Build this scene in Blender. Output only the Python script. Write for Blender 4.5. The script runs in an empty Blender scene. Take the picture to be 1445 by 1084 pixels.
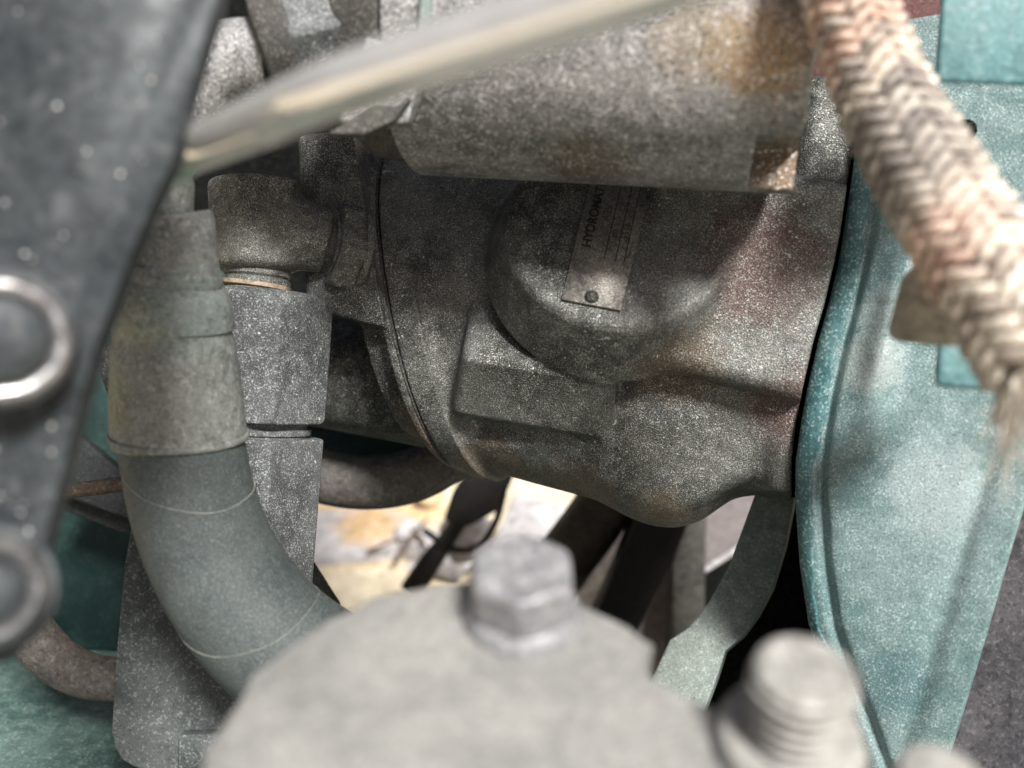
import bpy, bmesh, math, random
import numpy as np
from mathutils import Vector, Matrix
R = math.radians
random.seed(7); np.random.seed(7)
C = bpy.context.scene.collection
sc = bpy.context.scene

# ------------------------------------------------------------------ camera
LENS = 32.0
PITCH = R(30)
CAM_Z = 1.10
cd = bpy.data.cameras.new('camera'); cam = bpy.data.objects.new('camera', cd); C.objects.link(cam)
cam.location = (0, 0, CAM_Z); cam.rotation_euler = (R(90) - PITCH, 0, 0)
cd.lens = LENS; cd.sensor_width = 36.0; cd.clip_start = 0.01; cd.clip_end = 200
cd.dof.use_dof = True; cd.dof.focus_distance = 0.575; cd.dof.aperture_fstop = 3.4; cd.dof.aperture_blades = 7
sc.camera = cam

# ------------------------------------------------------------------ light
SUN_EL, SUN_AZ = R(59), R(146)       # azimuth clockwise from +Y (view direction)
w = bpy.data.worlds.new('World'); sc.world = w; w.use_nodes = True
nt = w.node_tree
sky = nt.nodes.new('ShaderNodeTexSky'); sky.sky_type = 'NISHITA'; sky.sun_disc = False
sky.sun_elevation = SUN_EL; sky.sun_rotation = SUN_AZ; sky.dust_density = 7.0; sky.air_density = 0.45; sky.ozone_density = 0.4
nt.links.new(sky.outputs[0], nt.nodes['Background'].inputs['Color'])
nt.nodes['Background'].inputs['Strength'].default_value = 0.05
sd = bpy.data.lights.new('sun', 'SUN'); sun = bpy.data.objects.new('sun', sd); C.objects.link(sun)
sd.energy = 5.0; sd.angle = R(13); sd.color = (1, 0.975, 0.94)
sdir = Vector((math.sin(SUN_AZ) * math.cos(SUN_EL), math.cos(SUN_AZ) * math.cos(SUN_EL), math.sin(SUN_EL)))
sun.location = (0.5, 0, 3); sun.rotation_euler = (-sdir).to_track_quat('-Z', 'Y').to_euler()
vs = sc.view_settings; vs.view_transform = 'Standard'; vs.look = 'None'; vs.gamma = 1; vs.exposure = 0.52
sc.cycles.use_denoising = True
sc.cycles.max_bounces = 8

# ------------------------------------------------------------------ measuring frame: x right, y away, z up, seen from the camera
K = 36.0 / LENS / 1445.0
MC = Matrix.Translation((0, 0, CAM_Z)) @ Matrix.Rotation(-PITCH, 4, 'X')
MCn = np.array(MC)
def c(px, py, d): return Vector(((px - 722.5) * K * d, d, (542 - py) * K * d))
def wpt(px, py, d): return MC @ c(px, py, d)
def onz(px, py, z):
    o = Vector((0, 0, CAM_Z)); v = wpt(px, py, 1) - o
    return o + v * ((z - CAM_Z) / v.z)
def toW(v):
    v = np.asarray(v, float); return v @ MCn[:3, :3].T + MCn[:3, 3]

# ------------------------------------------------------------------ materials
def M(name, dark, light, speck=(0.5, 0.5, 0.47), amt=0.6, sp=520, rough=0.75, metal=0.0, bump=0.5, big=18, pit=0.35, patches=(), thr=0.56, mid=0.4, glint=0.0, spec=0.3, grain=0.12):
    m = bpy.data.materials.new(name); m.use_nodes = True
    t = m.node_tree; N = t.nodes; L = t.links
    b = N['Principled BSDF']
    geo = N.new('ShaderNodeNewGeometry'); pos = geo.outputs['Position']
    def noise(scale, det=2, rgh=0.5, off=0):
        n = N.new('ShaderNodeTexNoise'); n.inputs['Scale'].default_value = scale
        n.inputs['Detail'].default_value = det; n.inputs['Roughness'].default_value = rgh
        if off:
            a = N.new('ShaderNodeVectorMath'); a.operation = 'ADD'; a.inputs[1].default_value = (off, off * .7, off * 1.3)
            L.new(pos, a.inputs[0]); L.new(a.outputs[0], n.inputs['Vector'])
        else: L.new(pos, n.inputs['Vector'])
        return n.outputs[0]
    def rng(x, a, bb, to0=0.0, to1=1.0):
        r = N.new('ShaderNodeMapRange'); r.interpolation_type = 'SMOOTHSTEP'
        L.new(x, r.inputs[0]); r.inputs[1].default_value = a; r.inputs[2].default_value = bb
        r.inputs[3].default_value = to0; r.inputs[4].default_value = to1
        return r.outputs[0]
    def mul(x, y):
        q = N.new('ShaderNodeMath'); q.operation = 'MULTIPLY'; L.new(x, q.inputs[0])
        if isinstance(y, (int, float)): q.inputs[1].default_value = y
        else: L.new(y, q.inputs[1])
        return q.outputs[0]
    def mix(f, a, bb):
        x = N.new('ShaderNodeMix'); x.data_type = 'RGBA'
        if isinstance(f, (int, float)): x.inputs[0].default_value = f
        else: L.new(f, x.inputs[0])
        for s, v in ((6, a), (7, bb)):
            if isinstance(v, tuple): x.inputs[s].default_value = (*v, 1)
            else: L.new(v, x.inputs[s])
        return x.outputs[2]
    nb = noise(big, 5, 0.62); nm = noise(big * 6, 4, 0.6, 3.1); ns = noise(sp, 1.2, 0.5, 1.7); np_ = noise(sp * 0.75, 1.0, 0.5, 5.3)
    col = mix(rng(nb, .36, .64), dark, light)
    col = mix(rng(nm, .42, .62, 0, mid), col, tuple(x * 1.5 for x in light))
    for s in patches:
        ctr, rad, sc_col, sa = s[:4]
        d = N.new('ShaderNodeVectorMath'); d.operation = 'DISTANCE'; L.new(pos, d.inputs[0]); d.inputs[1].default_value = ctr
        g = rng(d.outputs['Value'], rad, rad * 0.25)
        n2 = noise(s[4] if len(s) > 4 else 60, 4, 0.65, 8.8)
        ad = N.new('ShaderNodeMath'); ad.operation = 'ADD'; L.new(mul(g, 0.5), ad.inputs[0]); L.new(n2, ad.inputs[1])
        col = mix(mul(mul(rng(ad.outputs[0], .68, .76), g), sa), col, sc_col)
    if pit: col = mix(rng(np_, .58, .66, 0, pit), col, tuple(x * 0.25 for x in dark))
    sm = rng(ns, thr, thr + (0.07 if grain > .3 else 0.09))
    dens = rng(nm, .3, .65, .3, 1.0)
    if grain > .3:
        nc = noise(sp * .28, 2.5, 0.6, 6.6); col = mix(rng(nc, .66, .70, 0, .75), col, speck)
    sfac = mul(mul(sm, dens), amt)
    col = mix(sfac, col, speck)
    if grain:
        ng = noise(sp * 1.9, 0.5, 0.5, 2.9)
        vm = N.new('ShaderNodeVectorMath'); vm.operation = 'SCALE'; L.new(col, vm.inputs[0]); L.new(rng(ng, .3, .7, 1 - grain, 1 + grain), vm.inputs['Scale'])
        col = vm.outputs[0]
    L.new(col, b.inputs['Base Color'])
    b.inputs['Specular IOR Level'].default_value = spec
    b.inputs['Metallic'].default_value = metal
    if glint: L.new(rng(sfac, 0, 1, rough, max(0.15, rough - glint)), b.inputs['Roughness'])
    else: L.new(rng(nm, .3, .7, rough - .08, min(1, rough + .1)), b.inputs['Roughness'])
    if bump:
        h = N.new('ShaderNodeMath'); h.operation = 'MULTIPLY_ADD'; L.new(nm, h.inputs[0]); h.inputs[1].default_value = 1.6; L.new(ns, h.inputs[2])
        bp = N.new('ShaderNodeBump'); bp.inputs['Strength'].default_value = bump; bp.inputs['Distance'].default_value = 0.0007
        L.new(h.outputs[0], bp.inputs['Height']); L.new(bp.outputs[0], b.inputs['Normal'])
    return m

RUST = (0.16, 0.075, 0.03); MAROON = (0.10, 0.035, 0.03); ORANGE = (0.36, 0.22, 0.10)
P = lambda px, py, d: tuple(wpt(px, py, d))
m_pump = M('cast_iron_dusty', (0.046, 0.047, 0.043), (0.135, 0.138, 0.128), (0.50, 0.52, 0.48), 0.56, 1250, 0.47, 0.25, 0.8, 16, 0.6, grain=.55, thr=.55, mid=.3, glint=.2,
           patches=[(P(1060, 380, .55), .07, MAROON, .6, 260), (P(1120, 560, .55), .05, MAROON, .65, 280), (P(690, 670, .62), .045, (0.16, 0.12, 0.085), .8, 90), (P(810, 715, .6), .05, (0.18, 0.14, 0.1), .8, 90), (P(930, 745, .58), .04, (0.22, 0.17, 0.125), .8, 90), (P(950, 505, .55), .05, (0.10, 0.07, 0.045), .8, 60)])  # tan patches along the bottom edge paint in light bounced off the ground
m_cover = M('cast_cover_dusty', (0.042, 0.043, 0.04), (0.122, 0.125, 0.116), (0.50, 0.52, 0.48), 0.56, 1250, 0.47, 0.25, 0.8, 16, 0.6, grain=.55, thr=.55, mid=.3, glint=.2, patches=[(P(600, 620, .63), .05, (0.16, 0.12, 0.085), .8, 80)])
m_fit = M('fitting_dusty', (0.075, 0.076, 0.068), (0.155, 0.157, 0.14), (0.5, 0.5, 0.46), 0.65, 1250, .5, .15, .8, 24, .6, grain=.55, thr=.55, mid=.3, glint=.2)
m_nut = M('nut_dusty', (0.055, 0.06, 0.061), (0.095, 0.102, 0.102), (0.5, 0.52, 0.52), .6, 1150, .6, 0, .6, 20, .45, grain=.4)
m_brassy = M('seal_tan', (0.20, 0.15, 0.10), (0.35, 0.28, 0.2), amt=.3)
m_motor = M('motor_steel_dusty', (0.115, 0.116, 0.113), (0.28, 0.277, 0.277), (0.72, 0.70, 0.70), .65, 640, .46, .25, .6, 20, .55, grain=.35, glint=.2,
            patches=[(P(1072, 72, .385), .04, ORANGE, .75, 75), (P(985, 40, .39), .04, (0.30, 0.24, 0.16), .6, 50), (P(830, 240, .46), .04, (0.15, 0.11, 0.075), .7, 80), (P(1110, 230, .45), .03, (0.16, 0.10, 0.05), .8, 90)])
m_dark = M('dark_housing', (0.025, 0.025, 0.024), (0.06, 0.058, 0.052), (0.35, 0.34, 0.31), .5, 950, .7, 0, .6, 20, .4)
m_block = M('engine_dark', (0.004, 0.0045, 0.0045), (0.008, 0.0085, 0.008), (0.03, 0.03, 0.028), .3, 300, .9, spec=0.03, bump=.2)  # near-black, also used where deep shade is painted in
m_plate = M('dark_steel_plate', (0.032, 0.038, 0.042), (0.052, 0.06, 0.064), (0.30, 0.30, 0.31), .12, 150, .45, .25, .1, 14, .2, mid=.15, grain=.2)
m_bolt = M('bolt_grey', (0.24, 0.24, 0.25), (0.36, 0.36, 0.36), (0.6, 0.6, 0.6), .3, 300, .32, .8, .2, 30, .2)
m_tube = M('bright_tube', (0.74, 0.73, 0.71), (0.85, 0.84, 0.81), (0.85, 0.83, 0.78), .2, 200, .12, 0.6, .02, 30, 0, mid=.05, grain=0, spec=.6)
m_tealc = M('teal_worn', (0.14, 0.28, 0.26), (0.30, 0.40, 0.36), (0.5, 0.52, 0.48), .4, 300, .6)
m_hose = M('rubber_hose', (0.054, 0.066, 0.067), (0.074, 0.088, 0.088), (0.2, 0.22, 0.21), .35, 700, .62, 0, .4, 30, .2, mid=.15, grain=.25)
m_ferr = M('ferrule_dusty', (0.12, 0.13, 0.122), (0.20, 0.21, 0.20), (0.38, 0.39, 0.37), .45, 330, .55, .1, .35, 26, .3,
           patches=[(P(215, 450, .47), .03, (0.22, 0.24, 0.15), .5, 110), (P(275, 440, .46), .04, (0.22, 0.29, 0.275), .5, 140), (P(180, 560, .48), .03, (0.16, 0.18, 0.10), .7, 80)])
m_crack = M('hose_seam_pale', (0.17, 0.18, 0.165), (0.26, 0.27, 0.25), amt=.2, bump=.2)
m_bracket = M('dusty_black_plate', (0.045, 0.055, 0.055), (0.085, 0.095, 0.095), (0.28, 0.30, 0.28), .45, 520, .7, 0, .4, 18, .25)
m_teal = M('teal_paint_dusty', (0.10, 0.175, 0.18), (0.165, 0.238, 0.238), (0.6, 0.68, 0.68), .5, 1000, .36, 0, .4, 14, .4, grain=.25, spec=.5, mid=.25,
           patches=[(P(1226, 510, .513), .03, (0.42, 0.46, 0.45), .6, 200), (P(1245, 440, .512), .025, (0.40, 0.45, 0.44), .5, 200), (P(1262, 975, .512), .035, (0.03, 0.10, 0.12), .5, 90), (P(1325, 690, .495), .045, (0.36, 0.43, 0.44), .55, 70), (P(1130, 700, .56), .02, (0.24, 0.14, 0.09), .8, 150)])
m_tealrim = M('teal_paint_bare', (0.04, 0.115, 0.125), (0.08, 0.165, 0.172), (0.5, 0.58, 0.58), .55, 560, .5, 0, .5, 30, .3)
m_teallug = M('teal_paint_lug', (0.055, 0.15, 0.16), (0.09, 0.19, 0.198), (0.3, 0.42, 0.41), .3, 330, .5, 0, .3, 20, .2)
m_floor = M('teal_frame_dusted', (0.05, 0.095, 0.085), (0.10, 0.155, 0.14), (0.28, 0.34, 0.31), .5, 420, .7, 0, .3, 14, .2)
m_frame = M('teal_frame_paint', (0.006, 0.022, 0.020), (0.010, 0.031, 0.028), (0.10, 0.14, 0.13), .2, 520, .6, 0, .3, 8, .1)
m_rail = M('dark_rail', (0.014, 0.017, 0.018), (0.03, 0.034, 0.035), (0.15, 0.16, 0.16), .3, 600, .7)
m_arm = M('teal_arm_dusty', (0.14, 0.18, 0.168), (0.20, 0.23, 0.21), (0.42, 0.46, 0.43), .5, 560, .65, 0, .4, 14, .25, patches=[(P(1065, 800, .6), .012, (0.12, 0.08, 0.05), .9, 200)])
m_cap = M('pale_cast_cap', (0.195, 0.195, 0.186), (0.27, 0.268, 0.252), (0.38, 0.37, 0.36), .15, 260, .55, 0, .3, 26, .1, mid=.12)
m_head = M('zinc_bolt', (0.19, 0.19, 0.2), (0.28, 0.28, 0.29), (0.6, 0.6, 0.6), .3, 300, .42, .25, .3, 40, .25)
m_stud = M('stud_pale', (0.22, 0.215, 0.2), (0.31, 0.305, 0.285), (0.62, 0.6, 0.58), .3, 300, .55, .1, .3, 40, .25)
m_rock = M('dark_grey_casting', (0.026, 0.026, 0.03), (0.05, 0.048, 0.053), (0.16, 0.155, 0.16), .3, 300, .7, 0, .5, 22, .5)
m_ground = M('pale_concrete', (0.50, 0.42, 0.30), (0.64, 0.56, 0.42), (0.7, 0.63, 0.5), .3, 90, .9, 0, .5, 5, .2, patches=[(tuple(onz(520, 740, 0)), .25, (0.5, 0.3, 0.1), .6, 16)])
m_stone = M('grey_rubble', (0.36, 0.35, 0.36), (0.50, 0.48, 0.48), (0.6, 0.56, 0.5), .4, 60, .85, 0, .6, 10, .3, patches=[(P(520, 735, 1.65), .10, (0.5, 0.30, 0.10), .8, 26), (P(730, 720, 1.4), .08, (0.45, 0.27, 0.12), .7, 40)])
m_black = M('black_oily', (0.006, 0.006, 0.006), (0.014, 0.013, 0.012), (0.06, 0.05, 0.04), .2, 300, .6)
m_brown = M('dark_brown_pipe', (0.02, 0.017, 0.012), (0.05, 0.042, 0.03), (0.12, 0.1, 0.07), .3, 300, .6)
m_mauve = M('mauve_grey_panel', (0.13, 0.115, 0.115), (0.17, 0.15, 0.15), amt=.05, bump=.1)
m_maroon = M('maroon_panel', (0.05, 0.018, 0.018), (0.08, 0.03, 0.028), (0.2, 0.12, 0.1), .4, 300, .7)
m_rod = M('brown_rod', (0.085, 0.065, 0.05), (0.13, 0.10, 0.08), (0.25, 0.2, 0.15), .4, 400, .7)
m_smallhose = M('grey_brown_hose', (0.075, 0.067, 0.062), (0.12, 0.11, 0.10), (0.3, 0.27, 0.24), .3, 300, .65)
m_tag = M('nameplate_metal', (0.135, 0.13, 0.12), (0.22, 0.21, 0.19), (0.56, 0.52, 0.46), .6, 900, .42, .5, .2, 40, .5, patches=[(P(905, 300, .5), .022, (0.20, 0.10, 0.04), .9, 120)])
m_ink = M('plate_print', (0.012, 0.012, 0.012), (0.02, 0.02, 0.02), amt=.1, bump=0, pit=0)
m_stamp = M('plate_stamp', (0.05, 0.042, 0.034), (0.07, 0.06, 0.05), amt=.2, bump=0, pit=0)
m_core = M('braid_core', (0.07, 0.065, 0.07), (0.12, 0.11, 0.11), amt=.2)
m_cream = M('braid_cream', (0.50, 0.44, 0.37), (0.70, 0.64, 0.55), (0.8, 0.75, 0.66), .3, 250, .8, 0, .3, 60, .7, mid=.3,
            patches=[(P(1345, 350, .32), .03, (0.6, 0.25, 0.17), .4, 260), (P(1180, 60, .36), .05, (0.45, 0.22, 0.15), .6, 230), (P(1260, 240, .34), .05, (0.2, 0.18, 0.17), .8, 120)])
m_grime = M('braid_pink_grime', (0.28, 0.235, 0.20), (0.50, 0.43, 0.37), (0.75, 0.68, 0.6), .3, 250, .8, 0, .3, 70, .5, mid=.3,
            patches=[(P(1350, 360, .32), .03, (0.6, 0.25, 0.17), .4, 260), (P(1250, 200, .34), .05, (0.15, 0.14, 0.14), .8, 90)])
m_sleeve = M('tan_sleeve', (0.34, 0.30, 0.24), (0.46, 0.42, 0.35), amt=.2, sp=200, rough=.85)

# ------------------------------------------------------------------ objects
def link(o): C.objects.link(o); return o
def thing(name, label, cat, at, group=None):
    o = link(bpy.data.objects.new(name, None)); o.empty_display_size = .02
    o.location = MC @ at if not isinstance(at, tuple) else at
    o['label'] = label; o['category'] = cat
    if group: o['group'] = group
    return o
def tagit(o, label, cat, group=None):
    o['label'] = label; o['category'] = cat
    if group: o['group'] = group
    return o
def put(name, vw, faces, mat, parent=None, smooth=True, sharp=38, label=None):
    """link a mesh given in world coordinates, origin at its parent's base (or its own)"""
    vw = np.asarray(vw, float)
    org = np.zeros(3)
    root = parent
    while root is not None and root.parent is not None: root = root.parent
    if root is not None: org = np.array(root.location)
    else: org = np.array([vw[:, 0].mean(), vw[:, 1].mean(), vw[:, 2].min()])
    me = bpy.data.meshes.new(name)
    me.from_pydata((vw - org).tolist(), [], faces if isinstance(faces, list) else faces.tolist()); me.update()
    bm = bmesh.new(); bm.from_mesh(me); bmesh.ops.recalc_face_normals(bm, faces=bm.faces); bm.to_mesh(me); bm.free()
    if smooth:
        me.polygons.foreach_set('use_smooth', [True] * len(me.polygons))
        if sharp: me.set_sharp_from_angle(angle=R(sharp))
    me.materials.append(mat)
    o = link(bpy.data.objects.new(name, me))
    if parent is None: o.location = org
    else: o.parent = parent           # parents of parts sit at the root's origin, parts carry no offset of their own
    if label: o['label'] = label
    return o

# ---- swept tubes and turned shapes (points in camera frame)
def cr(pts, n):
    pts = [np.asarray(p, float) for p in pts]
    P_ = [2 * pts[0] - pts[1]] + pts + [2 * pts[-1] - pts[-2]]
    out = []
    for i in range(1, len(P_) - 2):
        for j in range(n):
            t = j / n
            out.append(0.5 * ((2 * P_[i]) + (-P_[i-1] + P_[i+1]) * t + (2*P_[i-1] - 5*P_[i] + 4*P_[i+1] - P_[i+2]) * t*t + (-P_[i-1] + 3*P_[i] - 3*P_[i+1] + P_[i+2]) * t**3))
    out.append(pts[-1]); return np.array(out)
def frames(p):
    T = np.gradient(p, axis=0); T /= np.linalg.norm(T, axis=1)[:, None]
    up = np.array([0, 0, 1.0]); 
    if abs(T[0] @ up) > .9: up = np.array([0, 1.0, 0])
    u = np.cross(up, T[0]); u /= np.linalg.norm(u); U = [u]
    for i in range(1, len(p)):
        u = U[-1] - T[i] * (U[-1] @ T[i]); u /= np.linalg.norm(u); U.append(u)
    U = np.array(U); V = np.cross(T, U); return T, U, V
def sweep_mesh(p, r, seg=32, caps=True, frm=None):
    T, U, V = frm or frames(p); a = np.linspace(0, 2*np.pi, seg, endpoint=False)
    r = np.asarray(r); n = len(p)
    v = (p[:, None, :] + r[:, None, None] * (np.cos(a)[None, :, None] * U[:, None, :] + np.sin(a)[None, :, None] * V[:, None, :])).reshape(-1, 3)
    f = [[i*seg + j, i*seg + (j+1) % seg, (i+1)*seg + (j+1) % seg, (i+1)*seg + j] for i in range(n-1) for j in range(seg)]
    if caps: f += [list(range(seg))[::-1], list(range((n-1)*seg, n*seg))]
    return v, f
def tube(name, pts, mat, parent=None, n=8, seg=32, label=None):
    """pts: (px, py, depth, r_px)"""
    p = cr([c(*q[:3]) for q in pts], n)
    rr = cr([np.array([q[3] * K * q[2]] * 3) for q in pts], n)[:, 0]
    v, f = sweep_mesh(p, rr, seg); return put(name, toW(v), f, mat, parent, label=label)
def turned(name, a, b, prof, mat, parent=None, seg=40, world=False, label=None, sharp=38):
    """profile [(t along a->b in units of its length, radius m)]; a, b in camera frame unless world"""
    a = np.array(a, float); b = np.array(b, float); ax = b - a; Ln = np.linalg.norm(ax); ax /= Ln
    h = np.array([0, 0, 1.0]) if abs(ax[2]) < .9 else np.array([0, 1.0, 0])
    U = np.cross(h, ax); U /= np.linalg.norm(U); V = np.cross(ax, U)
    p = np.array([a + ax * Ln * t for t, _ in prof]); n = len(p)
    v, f = sweep_mesh(p, [max(r, 1e-6) for _, r in prof], seg, True, (None, np.tile(U, (n, 1)), np.tile(V, (n, 1))))
    return put(name, v if world else toW(v), f, mat, parent, sharp=sharp, label=label)
def prism(name, poly, d, thick, mat, parent=None, bev=0.0015, back=None, label=None, world=False, segs=3):
    """outline: (px, py) at depth d, or (px, py, depth); pushed back along the view by thick metres (or along vector back)"""
    if world: front = [Vector(q) for q in poly]
    else: front = [MC @ c(q[0], q[1], q[2] if len(q) > 2 else d) for q in poly]
    bk = back if back is not None else (MC.to_3x3() @ Vector((0, 1, 0)))
    bm = bmesh.new(); fv = [bm.verts.new(p) for p in front]; bv = [bm.verts.new(p + bk * thick) for p in front]
    n = len(fv); bm.faces.new(fv); bm.faces.new(bv[::-1])
    for i in range(n): bm.faces.new([fv[i], fv[(i+1) % n], bv[(i+1) % n], bv[i]])
    if bev: bmesh.ops.bevel(bm, geom=[e for e in bm.edges], offset=bev, segments=segs, profile=.5, affect='EDGES')
    bm.verts.ensure_lookup_table(); bm.verts.index_update()
    v = [tuple(x.co) for x in bm.verts]; f = [[x.index for x in g.verts] for g in bm.faces]; bm.free()
    return put(name, v, f, mat, parent, sharp=50, label=label)
def blk(name, x0, y0, x1, y1, d, thick, mat, parent=None, bev=.0015, label=None):
    return prism(name, [(x0, y0), (x1, y0), (x1, y1), (x0, y1)], d, thick, mat, parent, bev, label=label)

# ---- castings: distance fields meshed by surface nets. Local units: picture pixels at depth d (X right, Z down, Y away)
def smin(a, b, k): 
    h = np.clip(.5 + .5 * (b - a) / k, 0, 1); return b + (a - b) * h - k * h * (1 - h)
def smax(a, b, k): return -smin(-a, -b, k)
def d_box(P_, ctr, half, rnd=4, rz=0, ry=0, rx=0):
    x, z, y = P_[0] - ctr[0], P_[1] - ctr[1], P_[2] - ctr[2]
    if rz: cs, sn = math.cos(R(rz)), math.sin(R(rz)); x, z = x * cs + z * sn, -x * sn + z * cs
    if ry: cs, sn = math.cos(R(ry)), math.sin(R(ry)); x, y = x * cs + y * sn, -x * sn + y * cs
    if rx: cs, sn = math.cos(R(rx)), math.sin(R(rx)); z, y = z * cs + y * sn, -z * sn + y * cs
    q = [np.abs(x) - half[0] + rnd, np.abs(z) - half[1] + rnd, np.abs(y) - half[2] + rnd]
    return np.sqrt(sum(np.maximum(k, 0) ** 2 for k in q)) + np.minimum(np.maximum(np.maximum(q[0], q[1]), q[2]), 0) - rnd
def d_axis(P_, a, b):
    a = np.array(a, float); b = np.array(b, float); ax = b - a; Ln = np.linalg.norm(ax); ax /= Ln
    q = [P_[i] - a[i] for i in range(3)]; t = sum(q[i] * ax[i] for i in range(3))
    pr = [q[i] - t * ax[i] for i in range(3)]; return t, Ln, np.sqrt(sum(k * k for k in pr)), pr, ax
def d_cap(P_, a, b, r0, r1=None):
    t, Ln, rad, _, _ = d_axis(P_, a, b); r1 = r0 if r1 is None else r1
    tt = np.clip(t, 0, Ln); return np.sqrt(rad ** 2 + (t - tt) ** 2) - (r0 + (r1 - r0) * tt / Ln)
def d_cyl(P_, a, b, r0, r1=None, rnd=3):
    t, Ln, rad, _, _ = d_axis(P_, a, b); r1 = r0 if r1 is None else r1
    dr = rad - (r0 + (r1 - r0) * np.clip(t / Ln, 0, 1)) + rnd; dt = np.abs(t - Ln / 2) - Ln / 2 + rnd
    return np.sqrt(np.maximum(dr, 0) ** 2 + np.maximum(dt, 0) ** 2) + np.minimum(np.maximum(dr, dt), 0) - rnd
def d_hex(P_, a, b, ap, rot=0, chamf=1.08, rnd=2, sides=6):
    t, Ln, rad, pr, ax = d_axis(P_, a, b)
    h = np.array([0, 0, 1.0]) if abs(ax[2]) < .9 else np.array([0, 1.0, 0])
    U = np.cross(h, ax); U /= np.linalg.norm(U); V = np.cross(ax, U)
    u = sum(pr[i] * U[i] for i in range(3)); v = sum(pr[i] * V[i] for i in range(3))
    f = np.abs(t - Ln / 2) - Ln / 2
    for k in range(sides):
        an = R(rot) + 2 * math.pi * k / sides; f = smax(f, u * math.cos(an) + v * math.sin(an) - ap, rnd)
    e = np.maximum(np.abs(t - Ln / 2) - Ln / 2, -1e3)
    return smax(f, (rad - ap * chamf) * .8 + (e + .0) * .55, rnd)
def sdf_mesh(fn, lo, hi, h, newton=2):
    n = [int(math.ceil((hi[i] - lo[i]) / h / 8)) * 8 + 1 for i in range(3)]
    B = 8; nb = [(k - 1) // B for k in n]
    ctr = [lo[i] + h * (np.arange(nb[i]) * B + B / 2) for i in range(3)]
    g = np.meshgrid(*ctr, indexing='ij'); fc = fn([q.astype(np.float32) for q in g])
    act = np.abs(fc) < h * B * 1.35
    F = np.empty(n, np.float32)
    big = np.where(fc > 0, 1e3, -1e3).astype(np.float32)
    idx = [np.minimum(np.arange(n[i]) // B, nb[i] - 1) for i in range(3)]
    F[:] = big[np.ix_(*idx)]
    need = np.zeros(n, bool)
    rep = act.repeat(B, 0).repeat(B, 1).repeat(B, 2)
    for dx in (0, 1):
        for dy in (0, 1):
            for dz in (0, 1):
                need[dx:dx + rep.shape[0], dy:dy + rep.shape[1], dz:dz + rep.shape[2]] |= rep
    ii = np.nonzero(need)
    pts = [(lo[i] + h * ii[i]).astype(np.float32) for i in range(3)]
    F[ii] = fn(pts)
    # close at the box walls
    for ax in range(3):
        s = [slice(None)] * 3
        for e in (0, -1): s[ax] = e; F[tuple(s)] = np.maximum(F[tuple(s)], h * .5)
    S = F < 0
    cs = np.zeros([k - 1 for k in n], np.int8)
    for dx in (0, 1):
        for dy in (0, 1):
            for dz in (0, 1): cs += S[dx:n[0]-1+dx, dy:n[1]-1+dy, dz:n[2]-1+dz]
    cell = (cs > 0) & (cs < 8); ci = np.argwhere(cell)
    vid = -np.ones(cell.shape, np.int64); vid[cell] = np.arange(len(ci))
    acc = np.zeros((len(ci), 3)); cnt = np.zeros(len(ci))
    co = [(a, b, d) for a in (0, 1) for b in (0, 1) for d in (0, 1)]
    val = {o: F[ci[:, 0] + o[0], ci[:, 1] + o[1], ci[:, 2] + o[2]] for o in co}
    for a in co:
        for ax in range(3):
            if a[ax]: continue
            b = list(a); b[ax] = 1; b = tuple(b); m = (val[a] < 0) != (val[b] < 0)
            t = np.clip(val[a] / np.where(m, val[a] - val[b], 1), 0, 1)
            q = np.tile(np.array(a, float), (len(ci), 1)); q[:, ax] += t
            acc[m] += q[m]; cnt[m] += 1
    v = np.array(lo) + h * (ci + acc / np.maximum(cnt, 1)[:, None])
    faces = []
    for ax in range(3):
        u_, w_ = [(1, 2), (2, 0), (0, 1)][ax]
        s0 = [slice(None)] * 3; s1 = [slice(None)] * 3; s0[ax] = slice(0, -1); s1[ax] = slice(1, None)
        a0, a1 = S[tuple(s0)], S[tuple(s1)]; e = np.argwhere(a0 != a1)
        ok = np.ones(len(e), bool)
        for k in (u_, w_): ok &= (e[:, k] > 0) & (e[:, k] < n[k] - 1)
        e = e[ok]; q = []
        for du, dw in ((-1, -1), (0, -1), (0, 0), (-1, 0)):
            p = e.copy(); p[:, u_] += du; p[:, w_] += dw; q.append(vid[p[:, 0], p[:, 1], p[:, 2]])
        q = np.stack(q, 1); fl = a0[e[:, 0], e[:, 1], e[:, 2]]; q[~fl] = q[~fl][:, ::-1]; faces.append(q)
    faces = np.concatenate(faces); faces = faces[(faces >= 0).all(1)]
    for _ in range(newton):
        ep = h * .3; f0 = fn([v[:, i] for i in range(3)])
        gr = np.stack([(fn([v[:, j] + (ep if j == i else 0) for j in range(3)]) - f0) / ep for i in range(3)], 1)
        st = (f0 / np.maximum((gr ** 2).sum(1), .05))[:, None] * gr
        ln = np.linalg.norm(st, axis=1); st *= np.minimum(1, h * .6 / np.maximum(ln, 1e-9))[:, None]
        inside = ((v > np.array(lo) + h) & (v < np.array(hi) - h)).all(1)
        v = v - st * inside[:, None] * .8
    return v, faces
def px2C(v, d):
    s = K * d; return np.stack([(v[:, 0] - 722.5) * s, d + v[:, 2] * s, (542 - v[:, 1]) * s], 1)
def cast(name, d, fn, lo, hi, h, mat, parent=None, sharp=0, label=None):
    v, f = sdf_mesh(fn, lo, hi, h)
    return put(name, toW(px2C(v, d)), f, mat, parent, sharp=sharp, label=label)
def proj(P_):
    s = 1 + P_[2] * K; return 722.5 + (P_[0] - 722.5) / s, 542 + (P_[1] - 542) / s
def q(px, py, Y):
    s = 1 + Y * K; return (722.5 + (px - 722.5) * s, 542 + (py - 542) * s, Y)

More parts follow.
